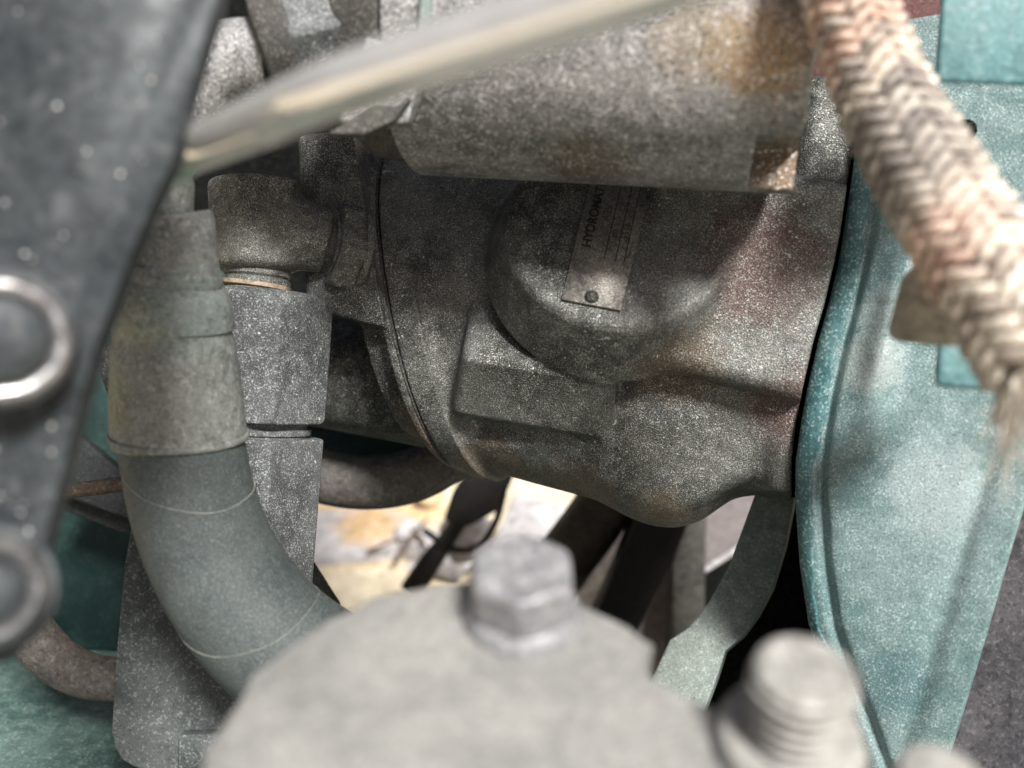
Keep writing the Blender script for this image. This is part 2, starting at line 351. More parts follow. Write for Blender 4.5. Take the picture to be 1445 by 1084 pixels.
# ================================================================== SETTING
g = put('ground', [(-30, -30, 0), (30, -30, 0), (30, 60, 0), (-30, 60, 0)], [[0, 1, 2, 3]], m_ground, None, smooth=False); g['kind'] = 'structure'

# ================================================================== HYDRAULIC PUMP
PD = 0.66
pump = thing('hydraulic_pump', 'big speckled grey cast iron hydraulic pump with round boss and riveted nameplate', 'pump', c(850, 700, .62))
ZB = ([430, 560, 620, 660, 760, 870, 925, 955, 990, 1030, 1065, 1120, 1240], [600, 634, 650, 665, 693, 722, 738, 742, 733, 708, 692, 699, 700])
SEAM = ([180, 250, 330, 370, 430, 480, 550, 600, 650, 700, 780], [1210, 1199, 1187, 1179, 1165, 1150, 1134, 1125, 1119, 1119, 1124])
def yc(px): return -0.16 * (px - 620)
RY = 150.0
def body_f(P_, shrink=0.0, p=2.3):
    px, py = proj(P_)
    zb = np.interp(px, *ZB) - shrink; zt = 190.0 + shrink
    zc = (zb + zt) / 2; rz = (zb - zt) / 2
    ry = RY - shrink + np.clip((px - 800) / 300, 0, 1) * 10
    nrm = (np.abs((py - zc) / rz) ** p + np.abs((P_[2] - yc(px)) / ry) ** p) ** (1 / p)
    return (nrm - 1) * 150.0
def gasket_t(P_):
    px, py = proj(P_)
    ycl = yc(px) ; 
    return (px - 0.164 * (py - 455) - 0.42 * (P_[2] - ycl) - 618) / 1.1
def surfY(px, py, p=2.3):
    zb = np.interp(px, *ZB); zc = (zb + 190) / 2; rz = (zb - 190) / 2
    return yc(px) - RY * (1 - abs((py - zc) / rz) ** p) ** (1 / p)
BT = q(874, 320, surfY(870, 400) - 50); BB = q(865, 376, surfY(870, 400) + 30)
print('surf', surfY(870, 400), surfY(560, 455), surfY(1100, 450))
def pump_f(P_):
    px, py = proj(P_)
    f = body_f(P_, 9)
    gt = gasket_t(P_)
    rim = np.maximum(body_f(P_, 0), np.abs(gt - 16) - 16)
    f = smin(f, rim, 22)
    # right mounting flange and neck
    ys = yc(px) - RY
    fl = d_box(P_, q(1165, 440, -105), (72, 300, 122), 20, rz=5, ry=-6)
    fl = smax(fl, py - np.interp(px, [1030, 1060, 1120, 1200], [676, 687, 697, 700]), 8)
    f = smin(f, fl, 40)
    shoulder = d_box(P_, q(1035, 395, surfY(1045, 395) + 25), (122, 126, 62), 20, rz=14, ry=-8)
    f = smin(f, shoulder, 14)
    # drain lobe
    lobe = d_box(P_, q(968, 592, -96), (118, 112, 84), 48, rz=14, ry=-7, rx=8)
    lobe = smax(lobe, (py - np.interp(px, [840, 900, 945, 985, 1030, 1062, 1120], [690, 716, 724, 712, 688, 672, 672])) * .9, 22)
    f = smin(f, lobe, 34)
    f = smin(f, d_cap(P_, q(928, 620, -84), q(934, 662, -84), 74, 54), 60)
    # round boss
    boss = d_cyl(P_, BB, BT, 161, 131, 9)
    f = smin(f, boss, 16)
    # ledge pad with its undercut
    xr = (px - 755) * .985 + (py - 560) * .17; zr = (py - 560) * .985 - (px - 755) * .17
    yf = np.interp(zr, [-125, -46, -34, 34, 60], [-154, -208, -208, -160, -140]) - .14 * (px - 750)
    pad = (yf - P_[2]) * .85
    pad = smax(pad, zr - 42, 4); pad = smax(pad, -zr - 118, 10); pad = smax(pad, np.abs(xr) - 112, 14)
    pad = smax(pad, P_[2] + 60, 2)
    f = smin(f, pad, 9)
    f = smax(f, -d_cap(P_, q(672, 612, -116), q(830, 648, -160), 25, 8), 8)
    f = smax(f, -gt, 2)
    sm = np.interp(py, *SEAM)
    return smax(f, (px - sm + 2) * .9, 3)
cast('housing', PD, pump_f, (520, 180, -300), (1230, 770, 120), 2.4, m_pump, pump)
def gask_f(P_):
    gt = gasket_t(P_); f = np.maximum(body_f(P_, -2), -(body_f(P_, 60)))
    return np.maximum(f, np.abs(gt + 3.0) - 1.6)
cast('gasket', PD, gask_f, (500, 180, -220), (700, 690, 120), 1.5, m_dark, pump)
def cover_f(P_):
    gt = gasket_t(P_); px, py = proj(P_)
    f = smax(body_f(P_, -3), np.abs(gt + 10) - 5.5, 3)          # thin rim along the gasket
    core = np.maximum(body_f(P_, 24), np.maximum(gt + 8, -(gt + 52)))
    f = smin(f, core, 8)
    top = d_box(P_, q(528, 335, surfY(560, 400) + 62), (74, 128, 66), 10, rz=-3, ry=-12)
    top = smax(top, (py - (443 + (px - 465) * .27)) * .95, 6)
    top = np.maximum(top, gt + 8)
    f = smin(f, top, 8)
    inner = d_cyl(P_, q(440, 520, 70), q(620, 548, 60), 84, 90, 14)
    return smin(f, np.maximum(inner, gt + 8), 10)
cast('end_cover', PD, cover_f, (400, 190, -220), (690, 690, 120), 2.0, m_cover, pump)

def joint_shadow_f(P_):
    px, py = proj(P_); u0 = px - np.interp(py, *SEAM); u1 = px - np.interp(py, *TL_)
    f = np.maximum(np.maximum(-(u0 + 3), u1 - 3), np.abs(P_[2] + 60) - 62)
    return np.maximum(f, np.abs(py - 440) - 262)
TL_ = ([100, 180, 250, 330, 370, 430, 480, 550, 600, 650, 700, 760, 800, 880, 950, 1010, 1100, 1200], [1232, 1213, 1203, 1191, 1184, 1170, 1156, 1140, 1131, 1124, 1123, 1127, 1130, 1142, 1165, 1190, 1222, 1260])
cast('joint_shadow_strip', PD, joint_shadow_f, (1080, 160, -150), (1260, 740, 20), 2.0, m_block, pump)  # black strip put in as the shadow in the pump and housing joint
# nameplate lying on the boss
bt, bb = np.array(px2C(np.array([BT]), PD)[0]), np.array(px2C(np.array([BB]), PD)[0])
nrm = bt - bb; nrm /= np.linalg.norm(nrm)
def on_boss(px, py, lift=0.0):
    d0 = np.array(c(px, py, 1.0)); t = ((bt + nrm * lift) @ nrm) / (d0 @ nrm); return d0 * t
TL, BLc, BR, TR = (842, 222), (792, 422), (876, 438), (926, 235)
pl = [on_boss(*p_, .0022) for p_ in (BLc, BR, TR, TL)]
backv = MC.to_3x3() @ Vector(-nrm)
plate = prism('nameplate', [tuple(MC @ Vector(p_)) for p_ in pl], 0, .0016, m_tag, pump, bev=.0002, back=backv, world=True, segs=1)
o3 = pl[0]; ux = pl[3] - pl[0]; Lx = np.linalg.norm(ux); ux /= Lx          # reading direction: up the plate
vy_ = pl[0] - pl[1]; Wy = np.linalg.norm(vy_); vy_ -= ux * (vy_ @ ux); vy_ /= np.linalg.norm(vy_)
def letters(txt, a, bq, size, mat, ext=0.00012, bold=0.0, name='lettering'):
    cu = bpy.data.curves.new('t', 'FONT'); cu.body = txt; cu.size = size; cu.extrude = ext; cu.offset = bold
    ob = bpy.data.objects.new('t', cu); C.objects.link(ob); bpy.context.view_layer.update()
    me = bpy.data.meshes.new_from_object(ob); bpy.data.objects.remove(ob)
    v = np.array([list(x.co) for x in me.vertices]); f = [list(p_.vertices) for p_ in me.polygons]
    base = pl[1] + ux * a + vy_ * bq + nrm * .0001
    w_ = base + v[:, :1] * ux + v[:, 1:2] * vy_ + v[:, 2:3] * nrm
    bpy.data.meshes.remove(me)
    return put(name, toW(w_), f, mat, plate, smooth=False)
print('plate', Lx, Wy)
U_ = Wy / 100.0
letters('HYDROMATIK', Lx * .36, U_ * 73, U_ * 23, m_ink, bold=U_ * .35)
letters('A2V', Lx * .56, U_ * 52, U_ * 20, m_stamp)
letters('60', Lx * .46, U_ * 33, U_ * 15, m_stamp)
letters('5516', Lx * .46, U_ * 14, U_ * 17, m_stamp)
letters('No', Lx * .34, U_ * 3, U_ * 11, m_stamp)
for a_ in (46, 27, 12):
    p0 = pl[1] + ux * Lx * .30 + vy_ * U_ * a_; p1 = pl[1] + ux * Lx * .98 + vy_ * U_ * a_
    hw = vy_ * U_ * .7; e_ = nrm * .00015
    vv = [p0 - hw + e_, p1 - hw + e_, p1 + hw + e_, p0 + hw + e_]; vv += [x - nrm * .0003 for x in vv]
    put('engraved_line', toW(np.array(vv)), [[0, 1, 2, 3], [7, 6, 5, 4], [0, 1, 5, 4], [1, 2, 6, 5], [2, 3, 7, 6], [3, 0, 4, 7]], m_ink, plate, smooth=False)
rv = on_boss(835, 419, .0022)
turned('rivet', rv - nrm * .001, rv + nrm * .003, [(0, .0042), (.3, .0042), (.6, .0036), (.85, .0022), (1, 0)], m_cover, plate, seg=20, sharp=60)

# ================================================================== STARTER-LIKE CYLINDER ABOVE
SD = 0.50
motor = thing('motor_cylinder', 'large rusty steel cylinder with square notch lying above the pump', 'motor', c(870, 250, .5))
A0, A1 = (598, 58, 0), (1150, 62, -150)
def mot_f(P_):
    px, py = proj(P_)
    f = d_cyl(P_, q(602, 62, 0), q(1141, 72, -120), 181, 180, 4)
    # notch
    f = np.maximum(f, -d_box(P_, q(1126, 262, -190), (54, 62, 74), 4, ry=-8, rz=1))
    return f
cast('cylinder_shell', SD, mot_f, (560, -150, -330), (1170, 290, 100), 2.6, m_motor, motor)
def bell_f(P_):
    f = d_cyl(P_, q(520, 66, 18), q(596, 62, 1), 150, 172, 12)
    f = smin(f, d_cyl(P_, q(492, 66, 26), q(540, 62, 10), 120, 140, 12), 14)
    return f
cast('end_bell', SD, bell_f, (400, -130, -200), (620, 260, 120), 2.6, m_dark, motor)
def tab_f(P_):
    return d_box(P_, q(545, 128, -165), (42, 55, 12), 3, rz=18, ry=-8)
cast('mounting_tab', SD, tab_f, (470, 50, -220), (630, 220, -120), 2.0, m_motor, motor)
prism('strap', [(462, 188), (528, 150), (562, 152), (575, 138), (580, 140), (556, 170), (512, 190)], .425, .006, m_dark, motor, bev=.0006)

# ================================================================== ELBOW FITTING
ED = 0.585
elbow = thing('elbow_fitting', 'dusty forged elbow fitting screwed into the end of the pump', 'fitting', c(365, 400, ED))
def elb_f(P_):
    arm = d_hex(P_, q(366, 250, 0), q(364, 392, 0), 61, rot=5, sides=6, rnd=1.5, chamf=1.4)
    arm = smax(arm, d_cyl(P_, q(366, 258, 0), q(364, 382, 0), 72, 60, 14), 3)
    run = d_cap(P_, q(372, 318, -4), q(440, 336, 8), 60, 47)
    f = smin(arm, run, 6)
    f = smin(f, d_cyl(P_, q(440, 336, 6), q(462, 342, 12), 47, 45, 3), 4)
    f = smin(f, d_cyl(P_, q(462, 342, 12), q(468, 343, 15), 49, 49, 2), 2)
    return f
cast('elbow_body', ED, elb_f, (285, 245, -90), (490, 400, 90), 1.6, m_fit, elbow)
s_ = K * ED
def ring_pts(px, py, Y): return px2C(np.array([q(px, py, Y)]), ED)[0]
turned('thread_neck', ring_pts(364, 374, 0), ring_pts(360, 424, 0), [(0, 44*s_), (.12, 46*s_), (.3, 46*s_), (.36, 43*s_), (.42, 47*s_), (.55, 47*s_), (.6, 43*s_), (.66, 43*s_), (.7, 47*s_), (1, 47*s_)], m_fit, elbow)
turned('seal_ring', ring_pts(361.5, 399, 0), ring_pts(360.5, 407, 0), [(0, 45*s_), (.2, 49*s_), (.8, 49*s_), (1, 45*s_)], m_brassy, elbow)
def lock_f(P_): return d_hex(P_, q(466, 344, 12), q(502, 352, 30), 56, rot=8, rnd=1.5, chamf=1.05)
cast('lock_nut', ED, lock_f, (430, 270, -70), (530, 430, 110), 1.5, m_fit, elbow)
turned('washer', ring_pts(499, 351, 28), ring_pts(509, 353, 33), [(0, 61*s_), (.2, 63*s_), (.8, 63*s_), (1, 61*s_)], m_fit, elbow)

# ================================================================== COUPLING COLUMN
VD = 0.575
coup = thing('hose_coupling', 'tall speckled grey hex coupling standing below the elbow fitting', 'coupling', c(350, 830, VD))
def hexu_f(P_):
    f = d_hex(P_, q(366, 406, 0), q(352, 592, 0), 92, rot=88, rnd=3, chamf=1.10)
    f = smax(f, d_cyl(P_, q(366, 412, 0), q(352, 640, 0), 106, 106, 34), 3)
    return f
cast('upper_nut', VD, hexu_f, (235, 390, -115), (490, 605, 115), 1.9, m_nut, coup)
v_ = K * VD
def vp(px, py, Y=0): return px2C(np.array([q(px, py, Y)]), VD)[0]
turned('groove_collar', vp(353, 584), vp(351, 618), [(0, 84*v_), (.35, 84*v_), (.4, 80*v_), (.5, 80*v_), (.55, 86*v_), (.75, 86*v_), (.8, 83*v_), (1, 83*v_)], m_nut, coup)
def hexl_f(P_): return d_hex(P_, q(351, 612, 2), q(332, 858, 6), 92, rot=88, rnd=3, chamf=1.16)
cast('lower_nut', VD, hexl_f, (215, 600, -115), (470, 875, 115), 2.0, m_nut, coup)

# ================================================================== BIG HOSE, LEFT
hose = thing('hydraulic_hose', 'thick dusty rubber hose with crimped metal ferrule curving down beside the coupling', 'hose', c(400, 960, .5))
HP = [(254, 606, .50, 84), (261, 650, .50, 85), (272, 705, .50, 86), (296, 775, .50, 87), (336, 845, .50, 89), (390, 905, .50, 91), (455, 950, .50, 92), (540, 985, .51, 92), (640, 1010, .52, 92)]
tube('hose_body', HP, m_hose, hose, seg=48)
fp = [(236, 240, 32), (238, 262, 35), (243, 302, 29), (243.3, 305, 54), (245, 310, 56), (249, 372, 57), (247.5, 379, 64), (246.5, 392, 66), (246, 398, 64.5), (245.5, 404, 71), (245, 424, 79), (244.5, 440, 83), (244, 460, 84), (244.5, 466, 80), (245, 474, 80), (246, 482, 83), (248, 520, 86), (250, 560, 90), (252, 600, 91), (253, 610, 92), (254, 618, 91)]
fd = lambda y: .50 + (y - 612) * .03 / 372
pp = np.array([c(x, y, fd(y)) for x, y, r in fp]); rr = [r * K * fd(y) for x, y, r in fp]
v, f = sweep_mesh(pp, rr, 48); put('ferrule', toW(v), f, m_ferr, hose, sharp=50)
def hose_ring(name, px, py, tx, ty, rbig, rs, mat, sag=.25):
    a = np.array(c(px, py, .5)); t = np.array(c(px + tx, py + ty, .5)) - a; t /= np.linalg.norm(t); t[1] += sag; t /= np.linalg.norm(t); w_ = rs * K * .5
    prof = [(0, (rbig - rs) * K * .5)] + [(.5 - .5 * math.cos(x), (rbig + rs * math.sin(x) * .8) * K * .5) for x in np.linspace(.2, math.pi - .2, 7)] + [(1, (rbig - rs) * K * .5)]
    return turned(name, a - t * w_, a + t * w_, prof, mat, hose, seg=48, sharp=70)
hose_ring('bead_ring', 254, 613, -.06, 1, 91, 5, m_ferr, .2)
hpath = cr([c(*x[:3]) for x in HP], 24); hrad = cr([np.array([x[3] * K * x[2]] * 3) for x in HP], 24)[:, 0]
hT, hU, hV = frames(hpath); harc = np.concatenate([[0], np.cumsum(np.linalg.norm(np.diff(hpath, axis=0), axis=1))])
def seam(frac, sag, r, mat, wob=0.0006, tilt=.5):
    pts = []
    for k in range(64):
        th = 2 * math.pi * k / 64; s0 = harc[-1] * frac
        def at(sv, A): return np.array([np.interp(sv, harc, A[:, j]) for j in range(3)])
        n = math.cos(th) * at(s0, hU) + math.sin(th) * at(s0, hV)
        sv = s0 + float(np.interp(s0, harc, hrad)) * (-n[1] * sag + tilt * n[0]) + wob * math.sin(5 * th)
        n = math.cos(th) * at(sv, hU) + math.sin(th) * at(sv, hV)
        pts.append(at(sv, hpath) + n * (float(np.interp(sv, harc, hrad)) + r * .2))
    pts.append(pts[0]); v, f = sweep_mesh(np.array(pts), np.full(65, r), 6, False)
    return put('mould_seam', toW(v), f, mat, hose, sharp=0)
seam(.105, .45, .0003, m_crack, tilt=.55); seam(.46, .4, .00022, m_crack, tilt=.75); seam(.685, .3, .0008, m_hose, tilt=.3)

# ================================================================== LOWER LEFT BRACKET PLATE, RODS, SMALL HOSE
br = thing('bracket_plate', 'flat dusty black plate with rounded corner behind the thick hose', 'plate', c(280, 1080, .58))
prism('plate_body', [(192, 700, .60), (205, 640, .60), (420, 690, .605), (430, 800, .60), (420, 1000, .575), (420, 1100, .57), (215, 1092, .57), (188, 1084, .57), (170, 1073, .57), (159, 1055, .57), (158, 1035, .571), (165, 920, .58), (176, 800, .59)], .58, .012, m_bracket, br, bev=.0025)
prism('slot_lip', [(252, 1038), (420, 1034), (420, 1120), (250, 1120)], .562, .010, m_bracket, br, bev=.001)

sh = tube('small_hose', [(-160, 560, .58, 33), (-80, 690, .59, 33), (-30, 775, .60, 33), (5, 840, .61, 33), (40, 890, .62, 33), (85, 935, .635, 32), (130, 955, .645, 31), (180, 958, .65, 30), (240, 950, .66, 30)], m_smallhose)
tagit(sh, 'thin grey brown hose curving out from under the lower left bolt', 'hose')
rod = tube('thin_rod', [(-200, 726, .60, 11), (40, 700, .60, 11), (120, 690, .60, 11), (230, 676, .60, 11)], m_rod, seg=14)
tagit(rod, 'thin brown rod crossing horizontally between left plate and thick hose', 'rod')
fr = thing('machine_frame', 'dark teal painted machine frame at lower left behind the hoses', 'frame', c(60, 1180, .8))
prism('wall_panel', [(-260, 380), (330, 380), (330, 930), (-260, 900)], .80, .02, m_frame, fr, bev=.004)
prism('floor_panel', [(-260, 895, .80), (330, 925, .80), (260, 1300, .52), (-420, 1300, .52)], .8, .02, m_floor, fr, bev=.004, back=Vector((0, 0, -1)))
prism('bounce_block_deck', [(-.9, -.9, .42), (1.0, -.9, .42), (1.0, .56, .42), (-.9, .56, .42)], 0, .02, m_frame, fr, bev=.003, back=Vector((0, 0, -1)), world=True)  # added deck below the view, keeps ground bounce off the undersides
gs = prism('gusset', [(105, 610), (200, 690), (215, 745), (60, 690)], .70, .012, m_rail, None, bev=.002)
tagit(gs, 'dark triangular gusset plate above the thin brown rod', 'gusset')
cl = prism('dark_clamp', [(130, 500), (158, 480), (175, 545), (150, 560)], .60, .02, m_dark, None, bev=.003)
tagit(cl, 'small dark lump between left steel plate and ferrule', 'clamp')
gb = prism('lower_gusset', [(95, 680), (210, 710), (230, 760), (170, 750), (70, 715)], .72, .02, m_rail, None, bev=.004)
tagit(gb, 'dark sloping rail just below the thin brown rod', 'rail')

# ================================================================== LEFT STEEL PLATE (NEAR)
sp = thing('steel_plate', 'dark blurred steel plate with two round bolts at left edge', 'plate', c(30, 920, .33))
prism('plate_body', [(-160, -420), (350, -420), (318, -90), (303, 10), (266, 130), (252, 190), (240, 232), (205, 305), (168, 400), (132, 495), (104, 600), (66, 750), (36, 862), (8, 935), (-160, 950)], .285, .009, m_plate, sp, bev=.0012)
def plate_bolt(px, py, r):
    s = K * .275
    a = np.array(c(px, py, .287)); b_ = np.array(c(px, py, .252))
    o = turned('bolt', a, b_, [(0, r*.98*s), (.15, r*1.04*s), (.34, r*1.06*s), (.50, r*1.03*s), (.62, r*.94*s), (.67, r*.82*s), (.64, r*.70*s), (.55, r*.61*s), (.42, r*.56*s), (.28, r*.54*s)], m_bolt, sp, seg=48, sharp=70)
    turned('bolt_centre', np.array(c(px, py, .281)), np.array(c(px, py, .2615)), [(0, r*.62*s), (.75, r*.66*s), (.9, r*.62*s), (.98, r*.5*s), (1, r*.3*s), (1.01, 0)], m_plate, o, seg=48)
    turned('washer', a, np.array(c(px, py, .276)), [(0, r*1.22*s), (.8, r*1.22*s), (1, r*1.18*s)], m_plate, o, seg=48)
plate_bolt(2, 480, 92)
plate_bolt(-22, 835, 80)
rng_ = random.Random(5)
spots = []
vv, ff = [], []
for i in range(130):
    py = rng_.uniform(-40, 880); edge = np.interp(py, [-40, 130, 300, 495, 750, 930], [310, 262, 200, 125, 60, 5]); px = rng_.uniform(-20, edge - 8)
    if any((px - a[0])**2 + (py - a[1])**2 < a[2]**2 for a in ((2, 480, 118), (-22, 835, 105))): continue
    r = rng_.choice([.0003, .0003, .0004, .0004, .0005, .0007, .0010, .0014]); ctr = np.array(c(px, py, .285)); n0 = len(vv)
    for k in range(8):
        rr_ = r * rng_.uniform(.6, 1.2); vv.append(ctr + np.array([rr_ * math.cos(k*math.pi/4), .0004, rr_ * math.sin(k*math.pi/4)]))
    vv.append(ctr + np.array([0, -.0005, 0]))
    ff += [[n0 + k, n0 + (k+1) % 8, n0 + 8] for k in range(8)]
dd = put('dried_droplets', toW(np.array(vv)), ff, M('droplet_pale', (0.4, 0.4, 0.4), (0.6, 0.6, 0.58), amt=.1, bump=0, rough=.3), sp); dd['kind'] = 'stuff'

# ================================================================== METAL TUBE (NEAR)
mt = thing('metal_tube', 'bright blurred steel tube slanting across the top left', 'tube', c(262, 230, .35))
def tq(px, py, r): d = 7.8e-3 / (r * K); return (px, py, d, r)
tube('tube_body', [tq(256, 220, 31), tq(300, 199, 34), tq(390, 160, 39), tq(480, 122, 43), tq(620, 74, 46), tq(800, 14, 49), tq(1000, -52, 52), tq(1150, -100, 54), tq(1500, -215, 60)], m_tube, mt, seg=48)
e0 = np.array(c(236, 229, .312)); e1 = np.array(c(262, 217, .310))
turned('end_collar', e0, e1, [(0, .0060), (.15, .0076), (.7, .0080), (.9, .0078), (1, .0070)], m_tealc, mt)

# ================================================================== UPPER LEFT FITTINGS
uf = thing('hose_end_fitting', 'grey pipe bend with collar and hex nuts at upper left', 'fitting', c(330, 160, .55))
UD = .475
tube('pipe_bend', [(386, 88, UD, 57), (340, 86, UD, 57), (296, 104, UD, 58), (262, 150, UD + .005, 58), (236, 205, UD + .03, 52), (205, 240, UD + .06, 48)], m_motor, uf, seg=40)
u_s = K * UD
def up(px, py, Y=0): return px2C(np.array([q(px, py, Y)]), UD)[0]
turned('collar', up(372, 84), up(420, 70, 6), [(0, 62*u_s), (.1, 86*u_s), (.3, 92*u_s), (.85, 94*u_s), (1, 88*u_s)], m_dark, uf)
cast('hex_nut', UD, lambda P_: d_hex(P_, q(408, 72, 4), q(505, 46, 20), 84, rot=14, rnd=3, chamf=1.1), (370, -60, -110), (540, 190, 130), 2.0, m_nut, uf)
cast('hex_nut', UD, lambda P_: d_hex(P_, q(498, 50, 18), q(548, 36, 26), 66, rot=40, rnd=3, chamf=1.1), (460, -60, -80), (580, 160, 120), 2.0, m_fit, uf)

ec = thing('engine_casting', 'dark grey engine casting with a small step at top centre', 'casting', c(600, 120, .62))
prism('casting_body', [(510, -120), (680, -120), (690, 40), (640, 78), (552, 84), (540, 40), (520, 0)], .445, .07, m_cover, ec, bev=.006)
prism('step_block', [(538, 28), (592, 30), (594, 70), (538, 72)], .438, .02, m_dark, ec, bev=.003)
prism('pipe_stub', [(590, -40), (618, -40), (604, 80), (580, 70)], .422, .012, m_arm, ec, bev=.006)

eb = prism('engine_block_shade', [(-500, -380), (400, -380), (480, -70), (640, -70), (640, 420), (560, 440), (-500, 430)], .86, .04, m_block, None, bev=.01)  # near-black sheet, the deep shade of the bay is put into its colour
tagit(eb, 'black sheet standing in for the shaded engine block behind the pump and fittings', 'engine block')

# ================================================================== BACKGROUND HOSE AND THINGS UNDER THE PUMP
bh = tube('rear_hose', [(380, 640, .74, 38), (440, 668, .74, 38), (510, 681, .745, 38), (580, 672, .75, 38), (640, 640, .755, 37), (700, 590, .76, 36)], m_smallhose)
tagit(bh, 'dark rubber hose passing behind the coupling below the pump', 'hose')
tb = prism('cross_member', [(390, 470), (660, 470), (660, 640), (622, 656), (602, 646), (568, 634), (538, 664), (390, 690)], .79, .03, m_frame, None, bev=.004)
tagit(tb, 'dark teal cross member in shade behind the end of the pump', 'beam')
dbr = prism('dark_brace', [(400, 760), (430, 790), (476, 862), (440, 900), (380, 880)], .64, .02, m_block, None, bev=.003)
tagit(dbr, 'black brace edge just right of the coupling foot', 'brace')

def slab(name, poly, z, thick, mat, label, cat, bev=.012):
    pts = [tuple(onz(x, y, z)) for x, y in poly]
    return tagit(prism(name, pts, 0, thick, mat, None, bev=bev, back=Vector((0, 0, -1)), world=True), label, cat)
slab('concrete_slab', [(428, 716), (560, 716), (600, 735), (610, 760), (575, 775), (520, 782), (432, 790)], .05, .05, m_stone, 'broken grey concrete slab with orange stains on the pale ground', 'slab')
slab('rubble_chunk', [(555, 735), (600, 738), (660, 750), (650, 790), (590, 775), (560, 760)], .07, .06, m_stone, 'small grey rubble lump beside the concrete slab', 'rubble')
slab('flat_stone', [(430, 800), (470, 778), (560, 775), (612, 790), (600, 850), (520, 890), (455, 880)], .03, .03, m_ground, 'pale tan flat stone at the foot of the coupling, lowest in the gap', 'stone')
slab('grey_plank', [(725, 690), (830, 715), (770, 775), (690, 770)], .14, .05, m_stone, 'grey weathered plank with orange specks just under the pump', 'plank')
bbm = prism('black_crossbar', [(640, 690), (672, 655), (735, 650), (705, 720), (660, 745), (625, 735)], 1.15, .05, m_black, None, bev=.006)
tagit(bbm, 'black oily block hanging behind the pump edge', 'block')
t1 = tube('black_pipe', [(580, 835, 1.2, 17), (606, 795, 1.2, 16), (628, 765, 1.2, 13), (652, 730, 1.17, 12)], m_black, seg=16)
tagit(t1, 'black strut slanting down from the oily block, left of the large bolt head', 'pipe')
t3 = tube('thin_cable', [(600, 750, 1.25, 5), (640, 775, 1.2, 5), (676, 770, 1.15, 5), (700, 735, 1.12, 5), (712, 690, 1.1, 5)], m_black, seg=10)
tagit(t3, 'thin black cable looping below the oily block', 'cable')
for (x_, y_, r_, lb) in ((604, 700, 22, 'small tan pebble high in the gap beside the rear hose'), (588, 806, 16, 'small grey pebble left of the black strut foot'), (655, 790, 20, 'grey lump touching the large bolt head on its left')):
    b0 = onz(x_, y_, .02); bm = bmesh.new(); bmesh.ops.create_icosphere(bm, subdivisions=2, radius=r_ * K * 1.6)
    for v_ in bm.verts: v_.co = b0 + Vector((v_.co.x * 1.2, v_.co.y, v_.co.z * .7)) * (1 + .25 * math.sin(v_.co.x * 130 + x_) * math.sin(v_.co.y * 110 + y_))
    vw_ = [tuple(v_.co) for v_ in bm.verts]; bm.verts.index_update(); fw_ = [[v_.index for v_ in f_.verts] for f_ in bm.faces]; bm.free()
    tagit(put('pebble', vw_, fw_, m_stone if 'grey' in lb else m_ground, None, sharp=0), lb, 'pebble', 'pebbles on the ground')
lb_ = prism('lilac_bar', [(618, 738), (650, 725), (700, 742), (690, 790), (640, 800), (620, 770)], 1.3, .05, m_stone, None, bev=.01)
tagit(lb_, 'pale lilac grey bar end below the oily block', 'bar')
for (a_, b_, r_, lb) in (((556, 792), (604, 732), 4, 'thin brown twig leaning up left of the black strut'), ((575, 745), (612, 806), 3.5, 'thin brown twig crossing the leaning twig'), ((520, 778), (600, 764), 3, 'thin brown twig lying along the front edge of the stained slab')):
    p0, p1 = onz(*a_, .06), onz(*b_, .09); pm = (p0 + p1) / 2 + Vector((.006, .004, .012))
    ps = cr([np.array(p0), np.array(pm), np.array(p1)], 6); v_, f_ = sweep_mesh(ps, np.linspace(r_, r_ * .5, len(ps)) * K * 1.6, 8)
    tagit(put('twig', v_, f_, m_rod, None), lb, 'twig', 'twigs on the ground')
t2 = tube('brown_pipe', [(900, 640, .98, 42), (840, 732, .98, 42), (790, 800, .98, 42), (700, 930, .98, 42)], m_brown, seg=24)
tagit(t2, 'dark brown pipe slanting down right of the large bolt head', 'pipe')
b2 = prism('grey_rail', [(885, 700), (930, 690), (905, 770), (850, 890), (800, 900), (830, 800)], 1.08, .03, m_stone, None, bev=.006)
tagit(b2, 'grey stained rail between the brown pipe and the black beam', 'rail')
b3 = prism('black_beam', [(905, 720), (990, 700), (950, 790), (905, 885), (850, 960), (790, 980), (850, 850)], .92, .05, m_black, None, bev=.004)
tagit(b3, 'black slanting beam below the rounded lobe of the pump', 'beam')
mp = prism('mauve_panel', [(860, 620), (1200, 620), (1200, 1000), (800, 1000)], 1.12, .03, m_mauve, None, bev=.006)
tagit(mp, 'flat mauve grey panel seen left of the curved bracket', 'panel')
mr = prism('dark_post', [(965, 720), (1000, 700), (996, 900), (940, 960), (950, 800)], 1.06, .03, m_dark, None, bev=.01)
tagit(mr, 'dim grey upright post in front of the mauve panel', 'post')
ml = tube('panel_rail', [(980, 812, 1.08, 5), (1020, 788, 1.08, 5), (1080, 748, 1.08, 5)], m_stone, seg=12)
tagit(ml, 'thin pale rail crossing the mauve panel beside the curved bracket', 'rail')
mb = prism('panel_shadow_box', [(985, 815), (1085, 752), (1085, 900), (985, 940)], 1.09, .02, m_block, None, bev=.004)  # near-black box painted in as shade under the rail
tagit(mb, 'dark box standing in for the shade below the thin pale rail on the mauve panel', 'box')

